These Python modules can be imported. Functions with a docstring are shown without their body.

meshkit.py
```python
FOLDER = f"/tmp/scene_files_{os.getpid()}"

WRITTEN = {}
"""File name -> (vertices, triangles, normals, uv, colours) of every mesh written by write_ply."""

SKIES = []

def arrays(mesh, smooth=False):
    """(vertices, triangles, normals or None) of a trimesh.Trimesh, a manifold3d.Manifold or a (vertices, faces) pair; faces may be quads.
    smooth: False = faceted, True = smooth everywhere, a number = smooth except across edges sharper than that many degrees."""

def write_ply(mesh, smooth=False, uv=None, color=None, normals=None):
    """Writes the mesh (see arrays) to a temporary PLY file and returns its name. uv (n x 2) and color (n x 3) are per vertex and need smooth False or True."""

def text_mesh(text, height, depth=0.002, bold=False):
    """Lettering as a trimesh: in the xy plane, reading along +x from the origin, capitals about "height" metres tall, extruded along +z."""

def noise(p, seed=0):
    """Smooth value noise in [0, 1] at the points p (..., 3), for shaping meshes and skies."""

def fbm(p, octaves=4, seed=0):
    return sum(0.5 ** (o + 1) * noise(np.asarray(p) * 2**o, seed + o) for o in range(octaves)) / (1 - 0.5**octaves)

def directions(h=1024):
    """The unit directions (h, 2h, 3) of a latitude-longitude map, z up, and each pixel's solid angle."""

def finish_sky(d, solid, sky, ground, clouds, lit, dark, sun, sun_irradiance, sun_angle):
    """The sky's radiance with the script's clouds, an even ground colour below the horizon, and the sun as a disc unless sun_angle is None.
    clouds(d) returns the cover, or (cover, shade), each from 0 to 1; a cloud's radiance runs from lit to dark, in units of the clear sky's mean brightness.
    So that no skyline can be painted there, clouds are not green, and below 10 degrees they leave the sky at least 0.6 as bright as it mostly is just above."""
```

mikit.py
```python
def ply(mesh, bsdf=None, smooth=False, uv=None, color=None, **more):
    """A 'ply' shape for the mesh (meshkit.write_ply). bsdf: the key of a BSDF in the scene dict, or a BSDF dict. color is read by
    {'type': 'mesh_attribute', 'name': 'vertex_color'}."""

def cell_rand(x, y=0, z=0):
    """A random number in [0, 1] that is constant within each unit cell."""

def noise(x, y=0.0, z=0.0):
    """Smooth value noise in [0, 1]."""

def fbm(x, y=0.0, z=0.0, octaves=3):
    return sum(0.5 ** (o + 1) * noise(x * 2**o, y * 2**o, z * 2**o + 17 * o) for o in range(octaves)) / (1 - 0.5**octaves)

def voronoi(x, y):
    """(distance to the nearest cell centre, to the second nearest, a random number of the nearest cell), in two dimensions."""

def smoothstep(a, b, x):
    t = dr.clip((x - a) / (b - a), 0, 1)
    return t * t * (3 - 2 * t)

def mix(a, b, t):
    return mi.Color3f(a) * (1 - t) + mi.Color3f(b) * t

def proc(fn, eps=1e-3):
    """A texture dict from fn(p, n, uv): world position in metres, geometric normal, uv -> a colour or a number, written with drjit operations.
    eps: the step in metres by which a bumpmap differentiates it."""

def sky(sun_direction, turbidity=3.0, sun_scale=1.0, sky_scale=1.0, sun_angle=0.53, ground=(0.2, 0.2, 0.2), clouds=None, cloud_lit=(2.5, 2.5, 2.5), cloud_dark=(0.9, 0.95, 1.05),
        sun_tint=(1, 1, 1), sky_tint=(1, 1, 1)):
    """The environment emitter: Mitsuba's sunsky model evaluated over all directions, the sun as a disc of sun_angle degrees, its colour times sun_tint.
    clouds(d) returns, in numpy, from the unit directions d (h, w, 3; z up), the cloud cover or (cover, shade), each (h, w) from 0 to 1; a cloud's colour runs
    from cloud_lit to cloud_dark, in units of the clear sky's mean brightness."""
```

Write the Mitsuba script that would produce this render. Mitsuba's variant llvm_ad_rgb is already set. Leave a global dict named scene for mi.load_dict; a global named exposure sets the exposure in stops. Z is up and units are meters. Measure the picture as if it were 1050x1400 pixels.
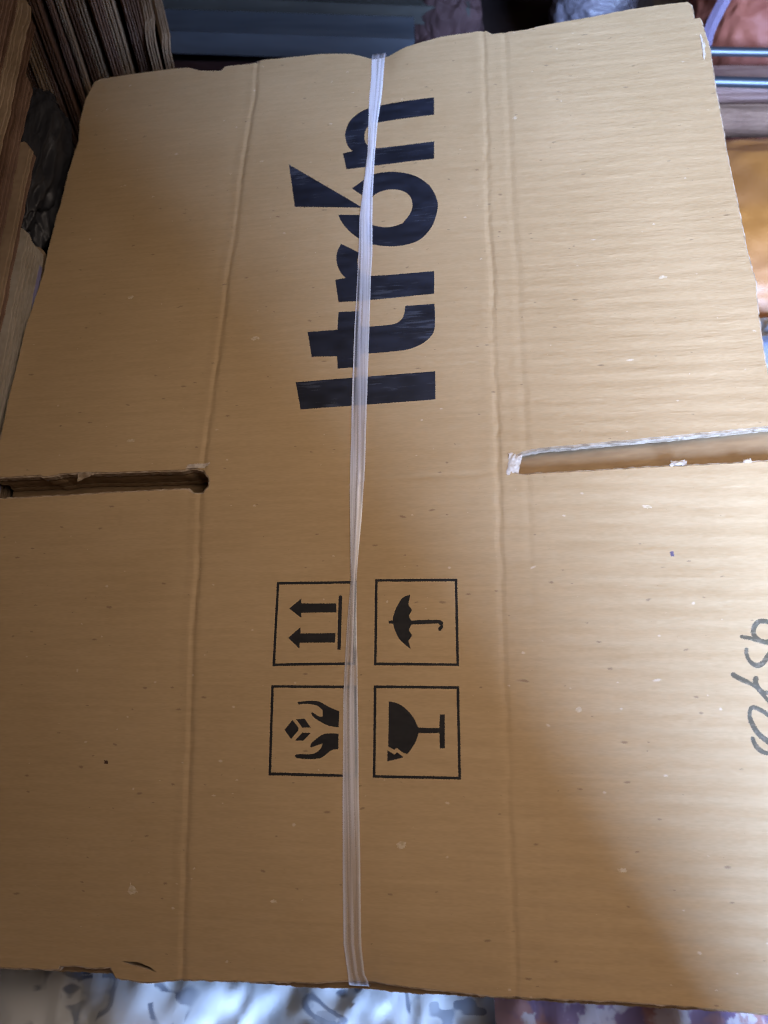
import math, random
import numpy as np, trimesh, shapely, drjit as dr, mitsuba as mi
import mikit, meshkit
from mikit import proc, noise, fbm, voronoi, smoothstep, mix, cell_rand
from shapely.geometry import Polygon

T = mi.ScalarTransform4f
scene, labels = {}, {}
rng = np.random.default_rng(7)
ORD = 'first second third fourth fifth sixth seventh eighth ninth tenth eleventh twelfth thirteenth fourteenth fifteenth sixteenth seventeenth eighteenth nineteenth twentieth'.split()
random.seed(7)

# ------------------------------------------------------------------ camera, light, exposure
exposure = 0.0
CAM = np.array([0, 0, 0.9])
scene['camera'] = {'type': 'thinlens', 'fov': 2 * math.degrees(math.atan(700 / 1030)), 'fov_axis': 'y', 'aperture_radius': 0.0016,
                   'focus_distance': 0.41, 'near_clip': 0.01, 'far_clip': 50.0,
                   'to_world': T().look_at(origin=[0, 0, 0.9], target=[0, 0.5, 0.9 - 0.8660254], up=[0, 0.8660254, 0.5])}


def rgb(r, g, b):
    return {'type': 'rgb', 'value': [r, g, b]}


def pr(color, rough=0.8, spec=0.3, **kw):
    c = color if isinstance(color, dict) else rgb(*color)
    return {'type': 'twosided', 'bsdf': {'type': 'principled', 'base_color': c, 'roughness': rough, 'specular': spec, **kw}}


def numbered(key):
    if key not in scene and key not in labels:
        return key
    i = 1
    while f'{key}_{i:03d}' in scene or f'{key}_{i:03d}' in labels:
        i += 1
    return f'{key}_{i:03d}'


def put(name, shape, parent=None):
    key = numbered(parent + '__' + name if parent else name)
    scene[key] = shape
    return key


def thing(name, label, cat, group=None, kind=None):
    key = numbered(name)
    labels[key] = {'label': label, 'category': cat}
    if group: labels[key]['group'] = group
    if kind: labels[key]['kind'] = kind
    return key


def box(x0, x1, y0, y1, z0, z1):
    m = trimesh.creation.box(extents=[x1 - x0, y1 - y0, z1 - z0])
    m.apply_translation([(x0 + x1) / 2, (y0 + y1) / 2, (z0 + z1) / 2])
    return m


def lamp_rect(center, target, w, h):
    c, t = np.array(center, float), np.array(target, float)
    f = (t - c) / np.linalg.norm(t - c)
    r = np.cross(f, [0, 0, 1.0]); r /= np.linalg.norm(r)
    up = np.cross(r, f)
    return c, r, up, f


# the window whose daylight comes in behind the camera, low on the right
KEY = (1.26, -3.0, 2.177)
KW, KH, KRAD = 1.45, 1.60, (43, 65.5, 114)
FILL = (0.205, 0.160, 1.05)
FILL_R, FILL_RAD = 0.22, (4.6, 3.82, 3.15)

scene['painted_wood'] = pr((0.55, 0.53, 0.5), 0.5)
scene['brown_wood'] = pr(proc(lambda p, n, uv: mix((0.16, 0.085, 0.04), (0.26, 0.15, 0.08), fbm(p.x * 40, p.y * 40, p.z * 4))), 0.6)
w_ = thing('window', 'tall window with a pale wooden frame behind the viewer on the right', 'window')
c, r, up, f = lamp_rect(KEY, (0.1, 0.15, 0.56), KW, KH)
q = lambda x, y, d: c + r * x + up * y + f * d
v = np.array([q(-KW / 2, -KH / 2, 0), q(KW / 2, -KH / 2, 0), q(KW / 2, KH / 2, 0), q(-KW / 2, KH / 2, 0)])
nn = np.cross(v[1] - v[0], v[2] - v[0])
fc = np.array([[0, 1, 2], [0, 2, 3]]) if nn @ f > 0 else np.array([[0, 2, 1], [0, 3, 2]])
put('pane', mikit.ply((v, fc), pr((0.8, 0.8, 0.8)), emitter={'type': 'area', 'radiance': rgb(*KRAD)}), w_)
M4 = np.eye(4); M4[:3, 0], M4[:3, 1], M4[:3, 2], M4[:3, 3] = r, up, f, c
bars = [box(-KW / 2 - 0.05, -KW / 2, -KH / 2 - 0.05, KH / 2 + 0.05, -0.03, 0.02), box(KW / 2, KW / 2 + 0.05, -KH / 2 - 0.05, KH / 2 + 0.05, -0.03, 0.02),
        box(-KW / 2, KW / 2, KH / 2, KH / 2 + 0.05, -0.03, 0.02), box(-KW / 2, KW / 2, -KH / 2 - 0.05, -KH / 2, -0.03, 0.02)]
fr = trimesh.util.concatenate(bars); fr.apply_transform(M4)
put('frame', mikit.ply(fr, 'painted_wood'), w_)

l_ = thing('warm_fill_light', 'added round fill light out of view for the warm light of the room', 'lamp')  # added fill light, out of view, for the warm ambient light indoors
ang = np.arange(48) * 2 * np.pi / 48
v = np.vstack([[FILL], np.stack([FILL[0] + FILL_R * np.cos(ang), FILL[1] + FILL_R * np.sin(ang), np.full(48, FILL[2])], 1)])
fc = np.array([[0, 1 + (i + 1) % 48, 1 + i] for i in range(48)])
put('fill_disc', mikit.ply((v, fc), pr((0.8, 0.8, 0.8)), emitter={'type': 'area', 'radiance': rgb(*FILL_RAD)}), l_)
rim = trimesh.creation.annulus(r_min=FILL_R, r_max=FILL_R + 0.02, height=0.05); rim.apply_translation([FILL[0], FILL[1], FILL[2] + 0.01])
put('rim', mikit.ply(rim, 'painted_wood'), l_)

# unseen board, added in place of the viewer's body, shades the cartons' lower left
d_ = thing('light_blocker', 'added brown board out of view that shades the lower left of the cartons', 'screen')
put('panel', mikit.ply(box(-0.95, 0.222, -0.165, -0.145, 0.49, 1.45), 'brown_wood'), d_)
put('lower_blocker', mikit.ply(box(-0.94, -0.075, -0.162, -0.148, 0.44, 0.488), 'brown_wood'), d_)  # strip added below the board to shade the left of the white cloth
put('leg', mikit.ply(box(-0.94, -0.90, -0.162, -0.148, 0.30, 0.438), 'brown_wood'), d_)
put('leg', mikit.ply(box(0.16, 0.190, -0.167, -0.143, 0.30, 0.488), 'brown_wood'), d_)

# ------------------------------------------------------------------ the frame of the cardboard bundle (millimetres a across, b along, c above)
O = np.array([-0.01748, 0.21513, 0.56233])
U = np.array([0.98907, -0.04472, 0.14047])
VLO = np.array([-0.00592, 0.94005, 0.34099]); VUP = np.array([0.02815, 0.99264, 0.1178])
NLO = np.array([-0.1473, -0.3381, 0.92951]); NUP = np.array([-0.1447, -0.11256, 0.98305])
BW = 14.0


def bend(b):
    g2 = np.where(b > BW, b, np.where(b < -BW, 0.0, (b + BW) ** 2 / (4 * BW)))
    return b - g2, g2


def S(a, b, c=0.0):
    a, b = np.asarray(a, float), np.asarray(b, float)
    g1, g2 = bend(b)
    t = np.clip((b + BW) / (2 * BW), 0, 1)[..., None]
    n = NLO * (1 - t) + NUP * t
    n = n / np.linalg.norm(n, axis=-1, keepdims=True)
    c = np.broadcast_to(c, a.shape)[..., None]
    return O + (a[..., None] * U + g1[..., None] * VLO + g2[..., None] * VUP + c * n) / 1000


def nz(x, y, s=0):
    return meshkit.noise(np.stack([x, y, np.full_like(x, 0.5 + 3.1 * s)], -1), s)


STRAP_L = [(-0.6,329.4),(-0.1,309.2),(-0.6,288.4),(0.3,236.4),(-1.1,210.9),(-2.7,180.4),(-2.2,156.9),(-2.2,134.4),(-2.2,94.3),(-1.8,52.2),(-1.1,24.3),(-0.9,6.5),(-0.6,-17.7),(-0.3,-41.0),(-0.1,-53.9),(-1.8,-75.0),(-2.9,-93.4),(-3.8,-112.6),(-3.9,-160.9),(-3.6,-198.0),(-3.2,-227.5),(-1.3,-241.2),(-1.0,-244.4)]
STRAP_R = [(8.8,329.3),(8.4,307.8),(8.1,290.5),(6.0,262.3),(5.1,230.5),(5.0,198.9),(5.4,179.5),(6.4,150.3),(6.1,133.6),(6.7,81.0),(6.9,42.2),(7.0,23.9),(7.2,6.2),(5.9,-17.9),(3.8,-41.1),(2.8,-54.0),(3.0,-75.0),(3.4,-93.4),(3.6,-112.6),(4.3,-160.7),(5.0,-187.8),(5.4,-227.1),(6.8,-240.8),(8.5,-243.8)]


def strap_edges(b):
    l, r = np.array(STRAP_L)[::-1], np.array(STRAP_R)[::-1]
    return np.interp(b, l[:, 1], l[:, 0]), np.interp(b, r[:, 1], r[:, 0])


def height(a, b):
    """Relief of the top sheet: creases, flutes, slack and the pull of the strap, in millimetres."""
    gs = lambda x, s: np.exp(-(x / s) ** 2)
    h = 0.0
    wob = 2.4 * (nz(b / 38, a * 0, 1) - 0.5) + 0.7 * (nz(b / 6, a * 0, 2) - 0.5)
    x = a + 84 + wob
    dep = 0.30 + 0.45 * nz(b / 25, a * 0, 3)
    h = h - 1.15 * dep * gs(x + 0.8 * (nz(b / 3.3, a * 0, 33) - 0.5), 1.45) - 0.25 * np.clip(1 - np.abs(x + 7.0) / 8.0, 0, 1) + 0.10 * gs(x - 5, 3.0)
    wob = 2.0 * (nz(b / 42, a * 0, 4) - 0.5) + 0.8 * (nz(b / 7, a * 0, 5) - 0.5)
    x = a - 77.5 + wob
    dep = 0.30 + 0.45 * nz(b / 30, a * 0, 6)
    h = h - 1.1 * dep * gs(x + 0.8 * (nz(b / 3.1, a * 0, 34) - 0.5), 1.5) - 0.18 * np.clip(1 - np.abs(x - 8.0) / 9.0, 0, 1) + 0.08 * gs(x + 5, 2.4)
    fade = 0.25 + 0.75 / (1 + np.exp(-(b + 20) / 25))
    h = h - fade * (0.2 + 0.3 * nz(b / 30, a * 0, 8)) * gs(a - 92 + wob * 0.7, 2.2)
    mid = 1 / (1 + np.exp(-(a + 80) / 3)) / (1 + np.exp((a - 74) / 3))
    h = h - 0.42 * mid * gs(b + 1.2 * (nz(a / 30, b * 0, 9) - 0.5), 1.8)
    # flutes showing through the liner, most on the right
    amp = 0.028 + 0.112 / (1 + np.exp(-(a - 90) / 18)) * (0.26 + 0.74 / (1 + np.exp((b - 80) / 40)))
    amp = amp * (0.30 + 1.4 * (0.65 * nz(a / 40, b / 18, 10) + 0.35 * nz(a / 13, b / 7, 35)))
    ph = b / 10.1 + 0.35 * (nz(a / 60, b / 40, 11) - 0.5) + 0.004 * a
    h = h + amp * np.sin(2 * np.pi * ph)
    h = h + 0.02 * (nz(a / 26, b / 1.9, 12) - 0.5) + 0.02 * (nz(a / 9, b / 2.3, 13) - 0.5)
    # slack
    h = h + 1.8 * (nz(a / 95, b / 120, 14) - 0.5) + 0.35 * (nz(a / 38, b / 45, 15) - 0.5)
    # little dents
    h = h - 0.10 * np.clip(nz(a / 7, b / 4, 16) - 0.78, 0, 1) * 4
    l, r = strap_edges(b)
    m = (l + r) / 2
    pull = 0.25 + 3.6 * np.exp(-np.maximum(336 - b, 0) / 22) + 2.6 * np.exp(-np.maximum(b + 246, 0) / 20)
    h = h - pull * gs(a - m, 13)
    # edges that sag or lift
    h = h - 2.5 * np.exp(-np.maximum(b + 247, 0) / 16) * (nz(a / 55, b * 0, 17) - 0.35)
    # the right slot: its upper lip is lifted a little
    lip = 1 / (1 + np.exp(-(a - 95) / 12)) * np.where(b > 7, np.exp(-np.maximum(b - 15, 0) / 16), 0)
    h = h + 0.7 * lip
    return h


def top_surface(a, b, c=0.0):
    return S(a, b, height(a, b) + c)


def grid_polygon(poly, step):
    """Triangulates the polygon on a regular grid, exactly along its outline. Returns (ab, faces)."""
    x0, y0, x1, y1 = poly.bounds
    i0, i1, j0, j1 = int(np.floor(x0 / step)), int(np.ceil(x1 / step)), int(np.floor(y0 / step)), int(np.ceil(y1 / step))
    nx, ny = i1 - i0, j1 - j0
    X, Y = np.meshgrid((np.arange(nx + 1) + i0) * step, (np.arange(ny + 1) + j0) * step, indexing='ij')
    V = np.stack([X.ravel(), Y.ravel()], 1)
    I, J = np.meshgrid(np.arange(nx), np.arange(ny), indexing='ij')
    I, J = I.ravel(), J.ravel()
    B = shapely.box((I + i0) * step, (J + j0) * step, (I + i0 + 1) * step, (J + j0 + 1) * step)
    shapely.prepare(poly)
    full = shapely.contains(poly, B)
    part = shapely.intersects(poly, B) & ~full
    idx = lambda i, j: i * (ny + 1) + j
    I1, J1 = I[full], J[full]
    a_, b_, c_, d_ = idx(I1, J1), idx(I1 + 1, J1), idx(I1 + 1, J1 + 1), idx(I1, J1 + 1)
    F = [np.stack([a_, b_, c_], 1), np.stack([a_, c_, d_], 1)]
    extra, ef, n0 = [], [], len(V)
    for g in shapely.intersection(poly, B[part]):
        for p in getattr(g, 'geoms', [g]):
            if p.geom_type != 'Polygon' or p.area < 1e-7:
                continue
            p = shapely.geometry.polygon.orient(p)
            if len(p.interiors) == 0 and abs(p.convex_hull.area - p.area) < 1e-9:
                co = np.array(p.exterior.coords)[:-1]
                fa = np.array([[0, k, k + 1] for k in range(1, len(co) - 1)])
            else:
                co, fa = trimesh.creation.triangulate_polygon(p, engine='earcut')
            co, fa = np.asarray(co), np.asarray(fa)
            if len(fa) == 0: continue
            e1, e2 = co[fa[:, 1]] - co[fa[:, 0]], co[fa[:, 2]] - co[fa[:, 0]]
            ar = e1[:, 0] * e2[:, 1] - e1[:, 1] * e2[:, 0]
            fa = fa[np.abs(ar) > 1e-9]; ar = ar[np.abs(ar) > 1e-9]
            fa[ar < 0] = fa[ar < 0][:, ::-1]
            extra.append(co); ef.append(fa + n0); n0 += len(co)
    if extra:
        V = np.vstack([V] + extra); F += ef
    F = np.vstack(F)
    used = np.unique(F)
    re = np.full(len(V), -1); re[used] = np.arange(len(used))
    return V[used], re[F]


def surf_ply(ab, F, fn, bsdf, eps=0.5, flip=False):
    a, b = ab[:, 0], ab[:, 1]
    P = fn(a, b)
    n = np.cross(fn(a + eps, b) - fn(a - eps, b), fn(a, b + eps) - fn(a, b - eps))
    n /= np.linalg.norm(n, axis=1, keepdims=True)
    if flip: n, F = -n, F[:, ::-1]
    path = meshkit.write_ply((P, F), False, uv=ab / 1000, normals=n)
    return {'type': 'ply', 'filename': path, 'face_normals': False, 'bsdf': {'type': 'ref', 'id': bsdf}}


def dense(pts, step, closed=True):
    p = np.array(pts, float)
    if closed: p = np.vstack([p, p[:1]])
    out = []
    for s, e in zip(p[:-1], p[1:]):
        k = max(1, int(np.ceil(np.linalg.norm(e - s) / step)))
        out += [s + (e - s) * t / k for t in range(k)]
    if not closed: out.append(p[-1])
    return np.array(out)


def rough_ring(pts, step=1.2, amp=0.35, seed=0):
    p = dense(pts, step)
    d = np.stack([nz(p[:, 0] / 2.2, p[:, 1] / 2.2, seed + 30) - 0.5, nz(p[:, 0] / 2.2, p[:, 1] / 2.2, seed + 31) - 0.5], 1)
    return p + 2 * amp * d


def curve(pts, corner=38, k=5):
    """Closed outline: straight at corners, a Catmull-Rom curve through gentle bends."""
    p = np.array(pts, float); n = len(p)
    d = np.roll(p, -1, 0) - p
    an = np.degrees(np.arctan2(d[:, 1], d[:, 0]))
    turn = np.abs((an - np.roll(an, 1) + 180) % 360 - 180)
    sharp = turn > corner
    out = []
    for i in range(n):
        p1, p2 = p[i], p[(i + 1) % n]
        L = np.linalg.norm(p2 - p1)
        p0 = p[i - 1]; p3 = p[(i + 2) % n]
        m1 = np.zeros(2) if sharp[i] else (p2 - p0) / (L + np.linalg.norm(p1 - p0)) * L
        m2 = np.zeros(2) if sharp[(i + 1) % n] else (p3 - p1) / (L + np.linalg.norm(p3 - p2)) * L
        if sharp[i]: m1 = (p2 - p1) * 1.5 - m2 * 0.5 if not sharp[(i + 1) % n] else p2 - p1
        if sharp[(i + 1) % n]: m2 = (p2 - p1) * 1.5 - m1 * 0.5 if not sharp[i] else p2 - p1
        for t in np.arange(k) / k:
            out.append((2*t**3-3*t**2+1)*p1 + (t**3-2*t**2+t)*m1 + (-2*t**3+3*t**2)*p2 + (t**3-t**2)*m2)
    return np.array(out)


# ------------------------------------------------------------------ materials
def card_color(base, lo, hi):
    def fn(p, n, uv):
        u, v = uv.x * 1000, uv.y * 1000
        streak = fbm(u / 22, v / 1.6, 3.0, octaves=3)
        fib = noise(u / 2.2, v / 0.45, 8.0)
        cloud = fbm(u / 60, v / 60, 5.0, octaves=3)
        col = mix(lo, hi, dr.clip(0.5 + 0.50 * (streak - 0.5) + 0.35 * (fib - 0.5) + 0.55 * (cloud - 0.5), 0, 1))
        d1, _, w = voronoi(u / 11 + 0.8 * noise(u / 13, v / 17), v / 7 + 0.8 * noise(u / 17, v / 13, 4.0))
        spot = smoothstep(0.10, 0.03, d1 / (0.2 + 1.1 * dr.square(cell_rand(dr.floor(w * 997))))) * dr.select(w > 0.91, 1.0, 0.0)
        col = mix(col, (0.60, 0.51, 0.39), spot * 0.65)
        d2, _, w2 = voronoi(u / 9 + 31 + 0.9 * noise(u / 15, v / 13, 7.0), v / 3.6 + 7 + 0.9 * noise(u / 12, v / 14, 8.0))
        spot = smoothstep(0.17, 0.05, d2 / (0.2 + 1.2 * dr.square(cell_rand(dr.floor(w2 * 983))))) * dr.select(w2 > 0.91, 1.0, 0.0)
        return mix(col, (0.15, 0.095, 0.055), spot * 0.55)
    return proc(fn)


def card_bump(p, n, uv):
    u, v = uv.x * 1000, uv.y * 1000
    return fbm(u / 3.0, v / 0.8, 2.0, octaves=3) * 0.6 + noise(u / 9, v / 2.5, 9.0) * 0.5 + 0.9 * smoothstep(0.45, 0.75, noise(u / 55, v / 40, 12.0)) * fbm(u / 12, v / 1.5, 13.0, octaves=2) + 0.45 * smoothstep(0.70, 0.82, noise(u / 8, v / 1.8, 15.0))


def bumped(b, fn, scale, eps=2e-4):
    inner = b['bsdf'] if b['type'] == 'twosided' else b
    return {'type': 'twosided', 'bsdf': {'type': 'bumpmap', 'arbitrary': proc(fn, eps), 'scale': scale, 'bsdf': inner}}


scene['kraft'] = bumped(pr(card_color(None, (0.365, 0.248, 0.130), (0.465, 0.330, 0.190)), 0.74, 0.30, sheen=0.1), card_bump, 0.00014)
scene['kraft_edge'] = pr(proc(lambda p, n, uv: mix((0.24, 0.17, 0.11), (0.45, 0.36, 0.27), smoothstep(0.25, 0.75, fbm(p.x * 260, p.y * 260, p.z * 700)))), 0.9)
scene['kraft_core'] = pr(proc(lambda p, n, uv: mix((0.22, 0.145, 0.08), (0.42, 0.30, 0.18), fbm(p.x * 500, p.y * 500, p.z * 500))), 0.9)
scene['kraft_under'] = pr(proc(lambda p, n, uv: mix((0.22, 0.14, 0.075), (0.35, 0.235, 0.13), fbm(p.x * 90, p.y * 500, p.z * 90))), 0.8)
scene['torn_paper'] = pr(proc(lambda p, n, uv: mix((0.38, 0.31, 0.25), (0.60, 0.54, 0.48), noise(p.x * 900, p.y * 900, p.z * 900))), 0.9)


def ink_color(p, n, uv):
    u, v = uv.x * 1000, uv.y * 1000
    wear = fbm(u / 11, v / 0.9, 1.0, octaves=3) * 0.6 + noise(u / 14, v / 12, 4.0) * 0.4
    t = smoothstep(0.60, 0.78, wear)
    col = mix((0.007, 0.008, 0.014), (0.018, 0.021, 0.036), noise(u / 10, v / 4, 6.0))
    col = mix(col, (0.075, 0.085, 0.115), t * 0.42)
    return col


scene['navy_ink'] = bumped(pr(proc(ink_color), 0.55, 0.4), card_bump, 0.00008)
scene['black_ink'] = pr(proc(lambda p, n, uv: mix((0.007, 0.007, 0.009), (0.020, 0.018, 0.019), fbm(uv.x * 150, uv.y * 400))), 0.7)
scene['pen_ink'] = pr(proc(lambda p, n, uv: mix((0.085, 0.070, 0.045), (0.20, 0.16, 0.11), smoothstep(0.45, 0.95, fbm(uv.x * 600, uv.y * 900)))), 0.6)
scene['scuffed_paper'] = pr(proc(lambda p, n, uv: mix((0.44, 0.33, 0.20), (0.60, 0.50, 0.37), noise(uv.x * 900, uv.y * 1500))), 0.9)
scene['violet_ink'] = pr((0.11, 0.085, 0.13), 0.7)
scene['stain_brown'] = pr((0.06, 0.03, 0.015), 0.7)

# ------------------------------------------------------------------ the top carton
OUT_TOP = [(-206.8,340.4),(-180.8,341.6),(-147.7,342.3),(-137.9,341.5),(-127.7,336.6),(-111.7,333.9),(-108.9,338.1),(-82.4,338.2),(-84.8,340.2),(-36.9,338.8),(-15.5,335.1),(-0.6,330.4),(9.9,330.1),(24.2,335.7),(48.9,341.9),(79.4,343.1),(83.3,338.6),(107.2,338.7),(122.1,341.2),(150.1,343.5),(175.9,346.1),(196.4,346.6),(213.8,346.2),(215.7,342.8),(215.8,328.7)]
OUT_RIGHT = [(219.5,328.8),(220.3,317.7),(221.4,298.4),(219.8,260.8),(219.7,238.9),(218.7,202.3),(218.9,162.2),(218.8,153.5),(218.5,132.2),(219.8,109.6),(218.1,94.5),(216.3,64.4),(216.3,49.1),(217,22)]
SLOT_R = [(208.5,1.0),(168.9,0.2),(161.2,0.5),(125.2,-0.5),(88.0,-1.1),(84.3,0.2),(83.7,4.5),(85.8,9.3),(90.0,11.7),(96.1,13.1),(109.1,13.8),(163.3,16.8),(217,20.6)]
OUT_BOTTOM = [(-213,-247.5),(-181.2,-246.7),(-149.1,-246.2),(-148.5,-244.5),(-137.4,-244.3),(-131.1,-245.0),(-121.8,-244.1),(-118.8,-249.0),(-102.2,-250.1),(-84.5,-247.8),(-46.3,-246.4),(-1.3,-244.4),(10.3,-243.8),(25.9,-244.7),(67.5,-246.8),(82.2,-246.5),(119.0,-245.5),(147.7,-246.0),(186.2,-247.5),(217,-248)]
OUT_LEFT = [(-210.6,338.6),(-214.5,319.8),(-214.3,298.5),(-211.3,278.2),(-213.0,247.4),(-212.6,218.6),(-213.4,208.4),(-212.9,199.3),(-212.9,177.1),(-211.9,161.1),(-212.9,140.3),(-214.6,114.6),(-213.7,87.7),(-213.5,60.9),(-211.7,30.2),(-212.5,10.2)]
SLOT_L = [(-206.1,10.0),(-180.6,10.4),(-179.5,9.4),(-170.6,9.9),(-169.9,10.6),(-153.9,11.0),(-137.0,10.3),(-95.0,10.3),(-90.9,11.5),(-83.9,9.8),(-80.1,5.1),(-79.1,2.4),(-79.4,-0.2),(-82.4,-4.6),(-89.1,-4.3),(-91.4,-1.8),(-120.3,-2.0),(-161.2,-3.0),(-203.2,-3.6),(-213,-3.9)]
SLIT = [(-116.1,-241.2),(-107.6,-241.3),(-101.4,-243.0),(-97.5,-245.3),(-106.4,-243.4),(-111.1,-242.7)]
ring = OUT_TOP + OUT_RIGHT + SLOT_R[::-1] + [(217, 0.9)] + OUT_BOTTOM[::-1] + SLOT_L[::-1] + OUT_LEFT[::-1]
outline = Polygon(rough_ring(ring, 1.3, 0.3, 1), [rough_ring(SLIT, 1.0, 0.15, 2)]).buffer(0)
if outline.geom_type != 'Polygon': outline = max(outline.geoms, key=lambda g: g.area)
GRP = 'flattened cartons in the strapped bundle'
carton = thing('flattened_carton', 'printed kraft carton lying flat on top of the bundle with dark blue lettering and slots', 'carton', GRP)
ab, F = grid_polygon(outline, 1.25)
put('panel', surf_ply(ab, F, top_surface, 'kraft'), carton)
WALL = 5.0


def cut_edge(poly, fn, thick, inset=0.8):
    """The cut edge of a corrugated wall: two thin liners proud of the recessed flutes."""
    V, F = [], []
    rows = [(0, 0), (0.55, 0), (0.6, 1), (thick - 0.6, 1), (thick - 0.55, 0), (thick, 0)]
    n0 = 0
    for rg in [poly.exterior, *poly.interiors]:
        p = dense(np.array(rg.coords)[:-1], 1.6)
        if not rg.is_ccw: p = p[::-1]
        if rg is not poly.exterior: p = p[::-1]
        d = np.roll(p, -1, 0) - np.roll(p, 1, 0)
        nor = np.stack([d[:, 1], -d[:, 0]], 1) / np.maximum(np.linalg.norm(d, axis=1, keepdims=True), 1e-9)
        m = len(p)
        for c, k in rows:
            jit = inset * (0.4 + 1.2 * nz(p[:, 0] / 1.7, p[:, 1] / 1.7, 50)) if k else np.zeros(m)
            qn = p - nor * jit[:, None]
            V.append(fn(qn[:, 0], qn[:, 1], -c))
        for rI in range(len(rows) - 1):
            i = np.arange(m); j = (i + 1) % m
            A, B_, C, D = n0 + rI * m + i, n0 + rI * m + j, n0 + (rI + 1) * m + j, n0 + (rI + 1) * m + i
            F += [np.stack([A, C, B_], 1), np.stack([A, D, C], 1)]
        n0 += m * len(rows)
    return np.vstack(V), np.vstack(F)


put('cut_edge', mikit.ply(cut_edge(outline, top_surface, WALL), 'kraft_edge'), carton)
back = outline.buffer(-0.4)
back = back if back.geom_type == 'Polygon' else max(back.geoms, key=lambda g: g.area)
ab2, F2 = grid_polygon(back.simplify(0.4), 5.0)
put('inner_liner', surf_ply(ab2, F2, lambda a, b: top_surface(a, b, -WALL), 'kraft_under', flip=True), carton)


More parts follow.
